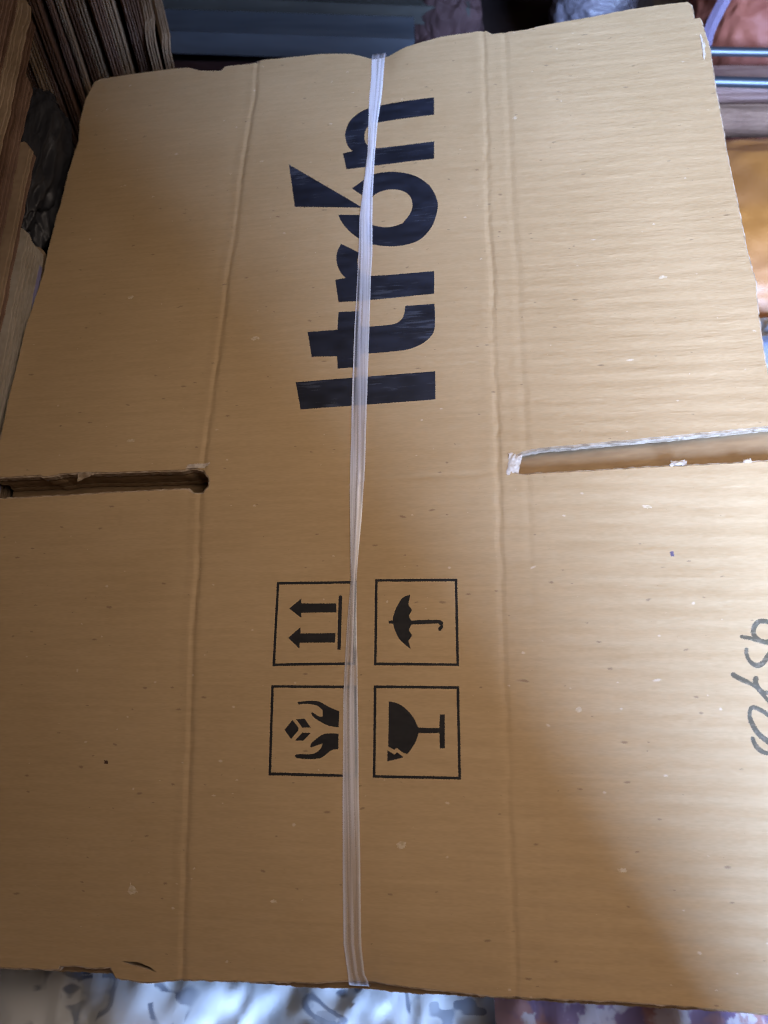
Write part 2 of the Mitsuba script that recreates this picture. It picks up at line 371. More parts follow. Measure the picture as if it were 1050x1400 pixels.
def plain_wall(da, db, c, seed, a0=-212, a1=217, b0=-246, b1=343):
    pts = [(a0 + da, b0 + db), (a1 + da, b0 + db), (a1 + da, b1 + db), (a0 + da, b1 + db)]
    rgp = dense(pts, 4)
    rgp = rgp + 1.4 * np.stack([nz(rgp[:, 0] / 30, rgp[:, 1] / 30, seed) - 0.5, nz(rgp[:, 0] / 30, rgp[:, 1] / 30, seed + 1) - 0.5], 1)
    poly = Polygon(rough_ring(rgp, 2.5, 0.4, seed))
    if c > -22:
        poly = poly.difference(Polygon(SLOT_L[:-1] + [(-225, -3.9), (-225, 10)]).buffer(0.8 if c > -10 else 2.0)).buffer(0)

    def fn(a, b, dc=0.0):
        l, r = strap_edges(b)
        pull = 3.6 * np.exp(-np.maximum(336 - b, 0) / 22) + 2.6 * np.exp(-np.maximum(b + 246, 0) / 20)
        slack = 2.4 * (nz(a / 95, b / 120, 14) - 0.5) + 0.9 * (nz(a / 38, b / 45, 15) - 0.5)
        return S(a, b, c + dc - pull * np.exp(-((a - (l + r) / 2) / 13) ** 2) + slack + 0.08 * np.sin(2 * np.pi * b / 10.1))
    return poly, fn


def wall_parts(parent, name, da, db, c, seed):
    poly, fn = plain_wall(da, db, c, seed)
    g, f_ = grid_polygon(poly.simplify(0.3), 4.0)
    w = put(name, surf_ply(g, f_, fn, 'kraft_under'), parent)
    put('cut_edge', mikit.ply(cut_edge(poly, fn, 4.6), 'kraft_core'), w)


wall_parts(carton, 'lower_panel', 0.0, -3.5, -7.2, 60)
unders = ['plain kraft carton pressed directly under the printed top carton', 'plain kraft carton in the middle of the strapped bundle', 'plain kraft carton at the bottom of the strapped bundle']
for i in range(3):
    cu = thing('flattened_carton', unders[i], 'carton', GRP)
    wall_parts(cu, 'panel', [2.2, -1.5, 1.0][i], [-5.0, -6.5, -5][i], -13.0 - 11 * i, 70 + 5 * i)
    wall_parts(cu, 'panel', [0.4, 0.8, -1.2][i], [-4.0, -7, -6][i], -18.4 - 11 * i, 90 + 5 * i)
BOTTOM_C = -18.4 - 22 - 5.2


def decal(name, polys, bsdf, parent, off=0.10, step=1.25):
    g = shapely.union_all([p if p.is_valid else p.buffer(0) for p in polys])
    gs_ = [x for x in getattr(g, 'geoms', [g]) if x.area > 0.02]
    V, F, n0 = [], [], 0
    for x in gs_:
        a_, f_ = grid_polygon(x, step)
        V.append(a_); F.append(f_ + n0); n0 += len(a_)
    return put(name, surf_ply(np.vstack(V), np.vstack(F), lambda a, b: top_surface(a, b, off), bsdf), parent)


def printed(pts, seed, smooth=True, amp=0.12):
    p = curve(pts) if smooth else np.array(pts)
    return Polygon(rough_ring(p, 0.8, amp, seed)).buffer(0)


LET_I = [(-35.0,62.7),(44.6,64.6),(44.8,46.5),(-30.9,44.7)]
LET_T = [(-12.5,109.4),(-0.0,109.3),(0.5,97.6),(16.4,97.8),(22.2,98.7),(25.8,102.3),(27.1,110.6),(44.2,110.8),(44.3,93.8),(42.7,88.9),(37.6,83.7),(29.4,80.2),(19.0,79.3),(7.5,79.1),(1.2,79.0),(1.6,70.3),(-11.0,70.2),(-11.7,78.5),(-26.6,79.1),(-30.3,96.6),(-12.4,96.8)]
LET_R = [(-13.6,161.3),(-16.0,152.7),(-14.9,144.2),(-12.4,138.4),(-9.4,134.4),(-15.7,133.5),(-12.9,116.7),(6.7,116.6),(43.9,118.2),(43.9,134.9),(6.6,134.5),(1.0,136.4),(-1.9,141.5),(-2.7,147.1),(-1.9,153.0)]
LET_O = [(-8.8,206.0),(-2.0,212.1),(6.1,217.0),(19.1,216.9),(32.0,211.7),(41.2,202.1),(45.8,189.5),(45.6,180.6),(42.5,169.3),(35.9,160.1),(26.0,156.2),(14.8,156.4),(3.5,160.0),(-5.9,167.5),(-13.2,177.1),(-16.5,184.9),(-1.4,183.1),(1.7,177.6),(6.4,173.7),(15.6,171.2),(24.5,173.5),(29.5,182.5),(30.2,189.8),(27.5,196.9),(21.7,201.1),(13.6,202.1),(6.7,199.5),(2.8,194.9),(-3.9,201.5)]
LET_N = [(43.6,281.5),(8.4,279.8),(-0.8,278.1),(-8.1,273.6),(-13.4,266.7),(-15.7,256.1),(-14.6,248.4),(-12.3,242.3),(-9.7,239.2),(-16.3,237.9),(-13.2,223.3),(43.7,225.5),(43.7,240.7),(7.8,239.5),(1.7,241.2),(-1.5,245.7),(-2.6,252.5),(-1.4,259.0),(1.6,262.5),(6.4,263.4),(43.6,265.0)]
ACC = [(-52.5,233.0),(-45.5,195.1),(-1.0,189.0)]
for k, L in enumerate([LET_I, LET_T, LET_R, LET_O, LET_N]):
    decal('printed_letter', [printed(L, 100 + k)], 'navy_ink', carton)
decal('accent_mark', [printed(ACC, 110, False)], 'navy_ink', carton)


def ring_frame(q_, w=1.25, seed=0):
    p = Polygon(q_)
    return Polygon(rough_ring(list(p.buffer(0.1, join_style=2).exterior.coords)[:-1], 1, 0.1, seed)).difference(Polygon(rough_ring(list(p.buffer(-w, join_style=2).exterior.coords)[:-1], 1, 0.12, seed + 1)))


UMB = [(30.8,-61.7),(26.9,-63.1),(23.4,-68.2),(21.9,-72.7),(21.7,-74.5),(19.6,-74.7),(19.6,-76.0),(21.9,-76.3),(22.7,-79.4),(25.5,-84.5),(30.8,-88.9),(29.6,-85.0),(31.5,-82.3),(29.9,-79.5),(31.2,-76.7),(44.9,-76.3),(46.0,-77.4),(44.8,-78.7),(45.0,-79.9),(46.1,-80.0),(47.3,-78.5),(47.3,-75.7),(45.4,-74.6),(31.1,-74.7),(30.0,-72.2),(31.6,-69.4),(29.7,-66.6)]
H1 = [(-27.5,-115.1),(-17.0,-114.8),(-12.4,-117.0),(-6.0,-119.7),(-6.2,-127.5),(-11.1,-126.8),(-15.7,-124.9),(-19.2,-122.5),(-20.6,-120.6),(-19.8,-120.1),(-16.9,-122.0),(-14.4,-122.3),(-14.6,-119.2),(-18.1,-116.7),(-27.2,-116.3)]
H2 = [(-6.2,-130.6),(-6.5,-138.1),(-9.9,-138.7),(-15.6,-142.5),(-27.6,-142.7),(-28.8,-141.6),(-27.7,-140.8),(-19.0,-140.4),(-15.6,-138.2),(-14.5,-135.5),(-17.9,-136.6),(-20.8,-137.5),(-20.2,-135.4),(-15.7,-131.8),(-12.8,-130.6)]
GL = [(19.4,-114.7),(25.2,-116.3),(30.7,-121.1),(34.0,-127.2),(44.5,-127.4),(44.9,-120.8),(47.3,-120.8),(47.0,-136.9),(44.6,-136.9),(44.4,-129.7),(34.2,-129.8),(32.2,-134.9),(28.5,-139.8),(26.1,-139.1),(23.2,-137.0),(21.9,-138.0),(18.9,-136.4)]
SYMBOLS = [
    ([(-39.6,-54.0),(2.8,-54.1),(2.3,-96.6),(-41.0,-97.1)], [('arrow', [(-7.8,-65.5),(-7.8,-70.1),(-26.3,-70.1),(-26.3,-72.7),(-32.7,-67.8),(-26.4,-62.7),(-26.4,-65.2)], False),
      ('arrow', [(-8.2,-80.6),(-8.4,-85.5),(-26.9,-85.5),(-27.0,-88.4),(-33.0,-82.9),(-26.6,-77.6),(-26.5,-80.7)], False), ('base_line', [(-6.6,-61.5),(-4.7,-61.5),(-5.3,-89.1),(-7.1,-89.1)], False)], 'this way up symbol with two arrows in a square'),
    ([(12.7,-53.4),(54.9,-54.0),(54.8,-97.3),(12.0,-96.8)], [('umbrella', UMB, True)], 'keep dry symbol with an umbrella in a square'),
    ([(-41.4,-106.9),(2.7,-107.1),(3.4,-151.3),(-42.0,-151.0)], [('cube_face', [(-34.2,-128.9),(-30.2,-124.0),(-26.9,-127.8),(-27.0,-129.2),(-30.7,-133.5)], False), ('cube_face', [(-28.3,-123.7),(-23.9,-123.4),(-20.6,-127.8),(-25.0,-127.8)], False),
      ('cube_face', [(-24.9,-130.2),(-20.6,-130.4),(-24.3,-134.2),(-28.6,-134.1)], False), ('hand', H1, True), ('hand', H2, True)], 'handle with care symbol with two hands in a square'),
    ([(11.9,-106.9),(54.6,-107.3),(54.5,-151.3),(11.2,-151.3)], [('glass', GL, True), ('shard', [(18.5,-138.3),(22.1,-140.2),(23.3,-139.1),(26.6,-141.4),(18.5,-143.6)], False)], 'fragile symbol with a broken glass in a square')]
for k, (q_, parts, lab) in enumerate(SYMBOLS):
    s = decal('handling_symbol', [ring_frame(q_, 1.25, 120 + 2 * k)], 'black_ink', carton)
    labels[s] = {'label': lab}
    for j, (nm, pts, sm) in enumerate(parts):
        decal(nm, [printed(pts, 140 + 7 * k + j, sm, 0.1)], 'black_ink', s)
PEN = [[[(189.2,-84.0),(194.2,-85.1),(199.1,-86.5),(202.4,-87.1)], [(199.1,-86.3),(203.6,-84),(204.4,-81),(203.2,-78.2),(200.0,-76.8),(197.4,-77.0),(195.4,-79.0),(194.6,-82.5),(196.3,-85.3)]],
       [[(190.8,-89.9),(190.8,-93.0),(192.4,-96.1),(195.2,-97.4),(197.8,-96.1),(200.0,-93.0),(202.1,-90.9),(205,-90.5)]],
       [[(184.0,-101.7),(189.2,-104.7),(193.5,-107.3),(195.4,-109.4),(198.2,-113.3),(199.8,-115.4)], [(193.9,-103.4),(194.1,-107.3),(197.0,-109.9),(200.4,-109.4),(205,-108)]],
       [[(204,-126),(199.3,-121.4),(197.0,-119.3),(193.9,-117.4),(191.0,-116.7),(189.7,-119.6),(190.4,-124.0),(192.9,-128.6),(196.6,-131.9),(198.2,-133.6)], [(190.2,-130.7),(191.6,-134.5),(193.8,-136.5),(197.9,-137.2),(203,-135)]]]
from scipy.interpolate import make_interp_spline


def stroke(pts, w, seed):
    p = np.array(pts, float)
    t = np.r_[0, np.cumsum(np.linalg.norm(np.diff(p, axis=0), axis=1))]
    s = make_interp_spline(t, p, k=min(3, len(p) - 1))(np.linspace(0, t[-1], max(4, int(t[-1] / 0.5))))
    ws = w * (0.75 + 0.5 * nz(np.arange(len(s)) / 9.0, np.zeros(len(s)), seed))
    return shapely.union_all([shapely.LineString(s[i:i + 2]).buffer(ws[i] / 2) for i in range(len(s) - 1)]).simplify(0.05)


for k, st in enumerate(PEN):
    decal('handwritten_digit', [stroke(x, 2.1, 200 + k) for x in st], 'pen_ink', carton)
decal('stain', [Polygon(rough_ring([(-130.9,-145.3),(-129,-145),(-128.7,-147),(-130.6,-147.2)], 0.5, 0.3, 3)).buffer(0.01)], 'stain_brown', carton)
decal('stain', [Polygon(rough_ring([(159.2,-42.6),(161,-42.3),(161.3,-44.8),(159.7,-44.9)], 0.5, 0.4, 4)).buffer(0.01)], 'violet_ink', carton)


SCUFFS = [(-129.4,30.0,2.0,1.1),(-146.9,132.6,1.7,1.2),(25.2,-182.1,2.6,1.6),(-112.2,-207.8,2.0,2.4),(-62,95,2.2,1.2),(128,-190,2.2,0.9),(96,255,1.6,1.0),(172,118,2.4,1.0),(-38,-210,1.8,0.8),(150,-20,2.2,0.9),(112,-118,1.5,1.2)]
for k, (a_, b_, ra, rb) in enumerate(SCUFFS):
    an = np.linspace(0, 2 * np.pi, 14)[:-1]
    decal('scuff', [Polygon(rough_ring(np.stack([a_ + ra * np.cos(an), b_ + rb * np.sin(an)], 1) + 0.5 * np.random.default_rng(k).normal(0, 1, (13, 2)) * [ra * 0.4, rb * 0.4], 0.5, 0.3, 60 + k)).buffer(0.02)], 'scuffed_paper', carton, 0.06)


def flake(pts_abc, name='torn_paper', bsdf='torn_paper', n=9, crumple=0.7, seed=0):
    """A torn bit of liner: a small bent patch spanned by four corners (a, b, c above the top sheet), with ragged edges and thickness."""
    p = np.array(pts_abc, float)
    s, t = np.meshgrid(np.linspace(0, 1, n), np.linspace(0, 1, n), indexing='ij')
    P = (p[0] * ((1 - s) * (1 - t))[..., None] + p[1] * (s * (1 - t))[..., None] + p[2] * (s * t)[..., None] + p[3] * ((1 - s) * t)[..., None])
    r_ = np.random.default_rng(seed)
    P = P + r_.normal(0, 0.22 * crumple, P.shape) * [1, 1, 0.8]
    P[..., 2] += crumple * 0.9 * np.sin(np.pi * s) * np.sin(np.pi * t)
    top = S(P[..., 0], P[..., 1], P[..., 2] + height(P[..., 0], P[..., 1])).reshape(-1, 3)
    bot = S(P[..., 0], P[..., 1], P[..., 2] - 0.3 + height(P[..., 0], P[..., 1])).reshape(-1, 3)
    i, j = np.meshgrid(np.arange(n - 1), np.arange(n - 1), indexing='ij')
    q4 = np.stack([i * n + j, (i + 1) * n + j, (i + 1) * n + j + 1, i * n + j + 1], -1).reshape(-1, 4)
    F = np.vstack([q4[:, [0, 1, 2]], q4[:, [0, 2, 3]]])
    put(name, mikit.ply(trimesh.Trimesh(np.vstack([top, bot]), np.vstack([F, F[:, ::-1] + n * n]), process=False), bsdf, smooth=50), carton)


flake([(81.5,-0.8,0.2),(87.5,-0.9,-1.6),(90.0,11.5,-1.2),(83.5,11.3,0.6)], seed=1, crumple=1.4)
flake([(162.5,0.6,0.2),(170.5,0.9,0.2),(170.2,3.8,-0.6),(163.2,3.4,-0.8)], seed=2, crumple=0.9)
flake([(197,0.8,0.1),(201.5,0.9,0.1),(201,3.4,-1),(197.4,2.6,-1)], seed=3, crumple=0.6)
flake([(-158,10.8,0.0),(-144,10.8,0.1),(-150,9.2,-0.8),(-158.5,6.0,-1.4)], seed=4, crumple=0.9, bsdf='kraft_edge')
flake([(-94,11.0,0.35),(-83,10.8,0.35),(-80,13.6,0.2),(-93,13.4,0.2)], seed=5, crumple=0.4)
flake([(216.4,289,0.25),(220.0,284,-1.6),(221.2,323,-1.6),(217.4,312,0.25)], seed=6, crumple=0.8)

# ------------------------------------------------------------------ the plastic strap
def strap_mesh():
    rows = []
    bb = np.arange(329.0, -244.5, -1.5)
    l, r = strap_edges(bb)
    m = 11
    s = np.linspace(0, 1, m)
    A, Bq = l[:, None] + (r - l)[:, None] * s, np.repeat(bb[:, None], m, 1)
    wid = (r - l)[:, None]
    ridge = 0.45 * (nz(s[None, :] * 2.6 + Bq * 0.006, Bq / 55, 21) - 0.5) + 0.2 * (nz(s[None, :] * 5 + Bq * 0.01, Bq / 20, 22) - 0.5)
    C = 0.55 + 0.9 * np.sin(np.pi * s)[None, :] * (8.5 / np.maximum(wid, 5)) * 0.5 + ridge * 1.4 + 0.5 * (nz(Bq / 40, 0 * A, 23) - 0.3)
    C = np.maximum(C, 0.15)
    base = height((A[:, :1] + A[:, -1:]) / 2 + 0 * A, Bq)
    base = np.maximum(base, height(A, Bq))
    top = S(A, Bq, base + C)
    rows = list(top)
    # over the lower edge, along the underside, up the far edge
    def end(bs, cs, src, b_anchor):
        a_ = A[src]
        return [S(a_, np.full(m, b_), np.full(m, c_)) for b_, c_ in zip(bs, cs)]
    c1 = float(base[-1].mean()); c0 = float(base[0].mean())
    rows += end([-245.6, -247.2, -248.0, -249, -250, -250, -246], [c1 + 0.2, c1 - 1.5, c1 - 6, -24, -38, BOTTOM_C - 3.6, BOTTOM_C - 4.2], -1, -244)
    rows += end(np.linspace(-240, 330, 30), np.full(30, BOTTOM_C - 4.2), -1, 0)
    rows += end([336, 341, 342, 341, 339, 336, 332.5], [BOTTOM_C - 4, -40, -24, -12, c0 - 4, c0 - 0.6, c0 + 0.4], 0, 0)
    rows.append(rows[0])
    R_ = np.array(rows)
    N = len(R_)
    i, j = np.meshgrid(np.arange(N - 1), np.arange(m - 1), indexing='ij')
    q4 = np.stack([i * m + j, i * m + j + 1, (i + 1) * m + j + 1, (i + 1) * m + j], -1).reshape(-1, 4)
    L = np.r_[0, np.cumsum(np.linalg.norm(np.diff(R_[:, m // 2], axis=0), axis=1))]
    uv = np.stack([np.tile(s, N), np.repeat(L, m)], 1)
    return (R_.reshape(-1, 3), q4), uv


def strap_cover(p, n, uv):
    s, t = uv.x, uv.y
    streak = fbm(s * 6 + 2.5 * noise(t * 9, 1.0), t * 9, 2.0, octaves=3)
    edge = smoothstep(0.14, 0.02, dr.minimum(s, 1 - s))
    double = smoothstep(0.16, 0.07, dr.abs(t - 0.05)) + 0.5 * smoothstep(0.06, 0.02, dr.abs(t - 0.35)) + 0.5 * smoothstep(0.05, 0.02, dr.abs(t - 0.47))
    return dr.clip(0.33 + 1.0 * (streak - 0.5) + 0.25 * edge + 0.4 * double, 0.12, 0.92)


scene['strap_plastic'] = {'type': 'blendbsdf', 'weight': proc(strap_cover), 'bsdf_0': {'type': 'thindielectric', 'int_ior': 1.49},
                          'bsdf_1': pr(proc(lambda p, n, uv: mix((0.68, 0.71, 0.88), (0.88, 0.89, 0.96), fbm(uv.x * 5, uv.y * 20))), 0.16, 0.8)}
sm, suv = strap_mesh()
strap = put('plastic_strap', mikit.ply(sm, 'strap_plastic', smooth=True, uv=suv))
labels[strap] = {'label': 'clear bluish plastic strap tied lengthwise around the bundle of cartons', 'category': 'strap'}

# ------------------------------------------------------------------ the pile of flattened cartons on the left, lying flat
VP = VUP * 0.62 + VLO * 0.38; VP /= np.linalg.norm(VP)
NP = np.cross(U, VP); NP /= np.linalg.norm(NP)


def PS(a, b, c):
    return O + (np.asarray(a)[..., None] * U + np.asarray(b)[..., None] * VP + np.asarray(c)[..., None] * NP) / 1000


def tone(lo, hi, rough=0.9):
    return pr(proc(lambda p, n, uv: mix(lo, hi, dr.clip(0.75 * fbm(p.x * 45, p.y * 45, p.z * 45) + 0.25 * noise(p.x * 420, p.y * 420, p.z * 420), 0, 1))), rough, 0.15)


scene['old_dark'] = tone((0.075, 0.040, 0.027), (0.165, 0.095, 0.062))
scene['old_brown'] = tone((0.11, 0.062, 0.045), (0.24, 0.150, 0.105))
scene['old_kraft'] = tone((0.17, 0.115, 0.070), (0.36, 0.26, 0.175))
scene['pale_card'] = tone((0.22, 0.18, 0.13), (0.44, 0.39, 0.33))
scene['core_mid'] = tone((0.15, 0.100, 0.062), (0.30, 0.210, 0.138))


def slab(a0, a1, b0, b1, c0, c1, seed, amp=1.3, cw=0.9, place=PS):
    """A sheet lying in the pile; its long right edge and far edge are worn and wavy."""
    bs = np.arange(b0, b1 + 3, 4.0); bs[-1] = b1
    z0 = np.zeros(len(bs))
    right = a1 + amp * 2 * (nz(bs / 11, z0, seed) - 0.5) + 2.2 * amp * (nz(bs / 5.5, z0, seed + 1) - 0.5) - 5 * np.clip((bs - b1 + 7) / 7, 0, 1) ** 2
    wav = cw * 2 * (nz(bs / 30, z0, seed + 2) - 0.5) + 0.5 * cw * (nz(bs / 8, z0, seed + 3) - 0.5)
    V, n = [], len(bs)
    for c in (c0, c1):
        cc = c + wav
        V += [np.stack([np.full(n, a0), bs, cc], 1), np.stack([right - 30, bs, cc], 1), np.stack([right, bs, cc], 1)]
    V = np.array(V)
    V = place(V[..., 0], V[..., 1], V[..., 2]).reshape(-1, 3)
    F = []
    i = np.arange(n - 1)
    def quad(A, B):
        F.append(np.stack([A * n + i, B * n + i, B * n + i + 1, A * n + i + 1], 1))
    quad(3, 4); quad(4, 5); quad(1, 0); quad(2, 1); quad(5, 2); quad(0, 3)
    caps = [[0 * n, 1 * n, 4 * n, 3 * n], [1 * n, 2 * n, 5 * n, 4 * n]]
    caps += [[q_ + n - 1 for q_ in c[::-1]] for c in caps]
    F.append(np.array(caps))
    return V, np.vstack(F)


PILE = 'flattened cartons in the flat pile on the left'
c_ = -39.0
k = 0
while c_ < 128:
    if c_ < -7:
        far, face, mats = 181 + 12 * rng.random() - 4, -216.5 - 2.2 * rng.random(), [('pale_card', 'core_mid'), ('old_kraft', 'core_mid'), ('pale_card', 'core_mid')][k % 3]
        lab = f'pale worn flattened carton, {ORD[k]} layer from the bottom of the left pile'
    elif c_ < 3.9:
        c_ = 4.0
        continue
    else:
        far = 240 if c_ < 9 else (290 if c_ < 20 else 326 + 0.25 * (c_ - 20) + 10 * (rng.random() - 0.5))
        face = -216.5 - 5.5 * rng.random()
        mats = [('old_brown', 'core_mid'), ('old_dark', 'core_mid'), ('old_kraft', 'core_mid'), ('old_dark', 'core_mid'), ('old_brown', 'core_mid')][k % 5]
        lab = f'dark brown flattened carton, {ORD[k]} layer from the bottom of the left pile'
    t = thing('pile_carton', lab, 'carton', PILE + (' upper layers' if c_ > 3 else ' lower layers'))
    for j in range(2):
        z0 = c_ + j * 5.1
        fj = far + 5 * (rng.random() - 0.5)
        fa = face - (4.5 * rng.random() if c_ > 3 else 1.5 * rng.random())
        mm = mats if j == 0 or c_ < 3.9 else [('old_dark', 'core_mid'), ('old_kraft', 'core_mid'), ('old_brown', 'core_mid')][k % 3]
        for q0 in (0, 3.1):
            sd = 300 + k * 9 + j * 4 + int(q0)
            dj = 2.2 * (rng.random() - 0.5)
            put('liner', mikit.ply(slab(-560, fa, -260, fj + 0.3 * dj, z0 + q0, z0 + q0 + 1.0, 300 + k * 9 + j * 4, 0.55, 0.5), mm[0]), t)
        put('fluting', mikit.ply(slab(-560, fa - 3.2, -260, fj - 2, z0 + 1.05, z0 + 3.05, 300 + k * 9 + j * 4, 0.55, 0.5), mm[1]), t)
    c_ += 10.4
    k += 1
scene['grey_plastic'] = pr((0.022, 0.022, 0.026), 0.5, 0.4)
scene['lilac_strip'] = pr((0.11, 0.085, 0.14), 0.6, 0.3)
scene['lilac_film'] = pr((0.20, 0.19, 0.33), 0.35, 0.6)
t = put('plastic_film', mikit.ply(slab(-400, -214.9, -200, 168, -16.6, -15.2, 630, 0.9, 0.7), 'lilac_film'))
labels[t] = {'label': 'thin lilac plastic film edge showing low in the left pile beside the bundle', 'category': 'plastic film'}

# ------------------------------------------------------------------ flattened cartons standing on edge behind the pile
STAND = 'flattened cartons standing on edge behind the bundle'
x = -0.168
k = 0
FLOOR = 0.36
while x > -0.318:
    wdt = 0.0031 + 0.0009 * rng.random()
    y0 = 0.604 + 0.016 * rng.random() + 0.02 * max(0, (-0.2 - x) / 0.13) * 0
    ztop = 0.92 + 0.06 * rng.random()
    mat = ['old_kraft', 'old_brown', 'old_dark', 'old_brown', 'old_kraft', 'old_brown', 'old_kraft', 'old_kraft', 'old_dark'][k % 9]
    if k == 0: ztop, y0 = 0.574, 0.604
    if k == 1: ztop, y0, mat = 0.588, 0.600, 'old_kraft'
    lab = {0: 'short brown carton edge at the right end of the standing row', 1: 'rounded kraft carton edge second from the right end of the standing row'}.get(k, f'flattened carton standing on edge, {ORD[k]} from the right end of the standing row')
    t = thing('standing_carton', lab, 'carton', None if k < 2 else STAND)
    zz = np.arange(FLOOR, ztop + 0.008, 0.008); zz[-1] = ztop
    for j in range(2):
        xa = x - j * wdt - 0.0006
        sd = 700 + 11 * k + 5 * j
        z0_ = np.zeros(len(zz))
        bow = 0.003 * (nz(zz * 6, z0_, 690 + k // 3) - 0.5) + 0.0007 * (nz(zz * 60, z0_, 700 + k) - 0.5)
        fy = y0 + 0.008 * rng.random() + 0.002 * (nz(zz * 45, z0_, sd + 2) - 0.5) + 0.0012 * (nz(zz * 160, z0_, sd + 3) - 0.5)
        fy = fy + 0.012 * np.clip((zz - ztop + 0.010) / 0.010, 0, 1) ** 2
        for kind, w0, w1, ins in (('liner', 0.0, 0.0009, 0.0), ('fluting', 0.00095, wdt - 0.0011, 0.0032), ('liner', wdt - 0.00105, wdt - 0.0002, 0.0006)):
            n = len(zz)
            V = np.array([np.stack([xa - w0 + bow, fy + ins, zz], 1), np.stack([xa - w1 + bow, fy + ins, zz], 1),
                          np.stack([xa - w1 + bow - 0.082, fy + 0.3, zz], 1), np.stack([xa - w0 + bow - 0.082, fy + 0.3, zz], 1)]).reshape(-1, 3)
            i = np.arange(n - 1)
            Fq = [np.stack([A * n + i, B * n + i, B * n + i + 1, A * n + i + 1], 1) for A, B in ((0, 3), (1, 0), (2, 1), (3, 2))]
            Fq.append(np.array([[0 * n + n - 1, 3 * n + n - 1, 2 * n + n - 1, n + n - 1]]))
            put(kind, mikit.ply((V, np.vstack(Fq)), mat if kind == 'liner' else 'core_mid'), t)
    x -= 2 * wdt + 0.0006 + 0.0012 * rng.random()
    k += 1

# ------------------------------------------------------------------ ground and the things around
scene['ground_mat'] = pr(proc(lambda p, n, uv: mix((0.018, 0.012, 0.012), (0.055, 0.035, 0.033), fbm(p.x * 14, p.y * 14, p.z))), 0.7)
put('floor', mikit.ply(box(-4, 4, -4, 5, 0.28, 0.30), 'ground_mat'))
labels['floor'] = {'label': 'dark brown floor under the piles', 'kind': 'structure'}

# the low slatted rack behind the bundle
scene['slat_blue'] = pr(proc(lambda p, n, uv: mix((0.060, 0.070, 0.090), (0.105, 0.118, 0.142), fbm(p.x * 12, p.y * 80, p.z * 80))), 0.45, 0.5)
scene['slat_grey'] = pr(proc(lambda p, n, uv: mix((0.030, 0.030, 0.030), (0.075, 0.072, 0.062), fbm(p.x * 12, p.y * 80, p.z * 80))), 0.6)
scene['slat_red'] = pr(proc(lambda p, n, uv: mix((0.022, 0.010, 0.012), (0.06, 0.028, 0.030), fbm(p.x * 12, p.y * 80, p.z * 80))), 0.6)
rack = thing('wooden_rack', 'low dark slatted rack with one blue grey slat behind the bundle', 'rack')
rot = T().translate([0, 0, 0])


def slat(x0, x1, y0, y1, z0, z1, mat, skew, parent, name='slat'):
    m = trimesh.creation.box(extents=[x1 - x0, y1 - y0, z1 - z0]).subdivide()
    m.apply_translation([(x0 + x1) / 2, (y0 + y1) / 2, (z0 + z1) / 2])
    m.vertices[:, 1] += skew * (m.vertices[:, 0] - x0)
    return put(name, mikit.ply(m, mat), parent)


blue = slat(-0.42, 0.035, 0.925, 0.972, 0.40, 0.425, 'slat_blue', -0.06, rack)
labels[blue] = {'label': 'blue grey painted slat'}
slat(-0.42, 0.10, 0.985, 1.06, 0.415, 0.435, 'slat_grey', -0.08, rack)
slat(-0.42, -0.02, 0.845, 0.895, 0.385, 0.405, 'slat_red', -0.03, rack)
slat(-0.42, 0.20, 1.10, 1.17, 0.40, 0.42, 'slat_red', -0.05, rack)
slat(-0.40, -0.36, 0.84, 1.18, 0.30, 0.384, 'slat_red', 0, rack, 'leg')
slat(0.0, 0.03, 0.93, 1.16, 0.30, 0.383, 'slat_red', 0, rack, 'leg')


def sack(center, radii, seed, lump=0.25, fold=0.12, sub=5, flat=None):
    m = trimesh.creation.icosphere(subdivisions=sub)
    v = m.vertices
    p = v * 1.6 + seed * 7.3
    n1 = meshkit.fbm(p, 3, seed) - 0.5
    rid = 1 - np.abs(2 * meshkit.fbm(v * 2.6 + seed * 3.1, 3, seed + 5) - 1)
    r_ = 1 + lump * 2 * n1 + fold * (rid - 0.7) * 2 + 0.03 * (meshkit.noise(v * 14 + seed, seed + 9) - 0.5)
    v = np.sign(v) * np.abs(v) ** 0.8 * r_[:, None] * np.array(radii) + np.array(center)
    if center[2] > 0.3: v[:, 2] = np.maximum(v[:, 2], 0.301)
    return trimesh.Trimesh(v, m.faces, process=False)


scene['maroon_cloth'] = pr(proc(lambda p, n, uv: mix((0.022, 0.010, 0.011), (0.080, 0.042, 0.042), fbm(p.x * 40, p.y * 40, p.z * 40))), 0.8)
scene['taupe_cloth'] = pr(proc(lambda p, n, uv: mix((0.045, 0.032, 0.030), (0.14, 0.10, 0.095), fbm(p.x * 50, p.y * 50, p.z * 50))), 0.8)
scene['lilac_plastic'] = pr(proc(lambda p, n, uv: mix((0.11, 0.10, 0.125), (0.20, 0.18, 0.21), fbm(p.x * 30, p.y * 30, p.z * 30))), 0.4)
scene['grey_cloth'] = pr(proc(lambda p, n, uv: mix((0.11, 0.10, 0.105), (0.20, 0.18, 0.18), fbm(p.x * 30, p.y * 30, p.z * 30))), 0.7)
scene['red_plastic'] = pr(proc(lambda p, n, uv: mix((0.19, 0.050, 0.036), (0.28, 0.095, 0.058), fbm(p.x * 30, p.y * 30, p.z * 30))), 0.62, 0.3)
scene['orange_cloth'] = pr(proc(lambda p, n, uv: mix((0.36, 0.150, 0.036), (0.41, 0.205, 0.105), smoothstep(0.3, 0.7, fbm(p.x * 12, p.y * 12 + 4, p.z * 12)))), 0.5, 0.4)
scene['blue_packet'] = pr(proc(lambda p, n, uv: mix((0.15, 0.18, 0.28), (0.42, 0.44, 0.44), smoothstep(0.4, 0.55, fbm(p.x * 25, p.y * 25, p.z * 25)))), 0.35, 0.5)
scene['steel'] = {'type': 'twosided', 'bsdf': {'type': 'principled', 'base_color': rgb(0.085, 0.095, 0.115), 'roughness': 0.42, 'metallic': 0.7}}
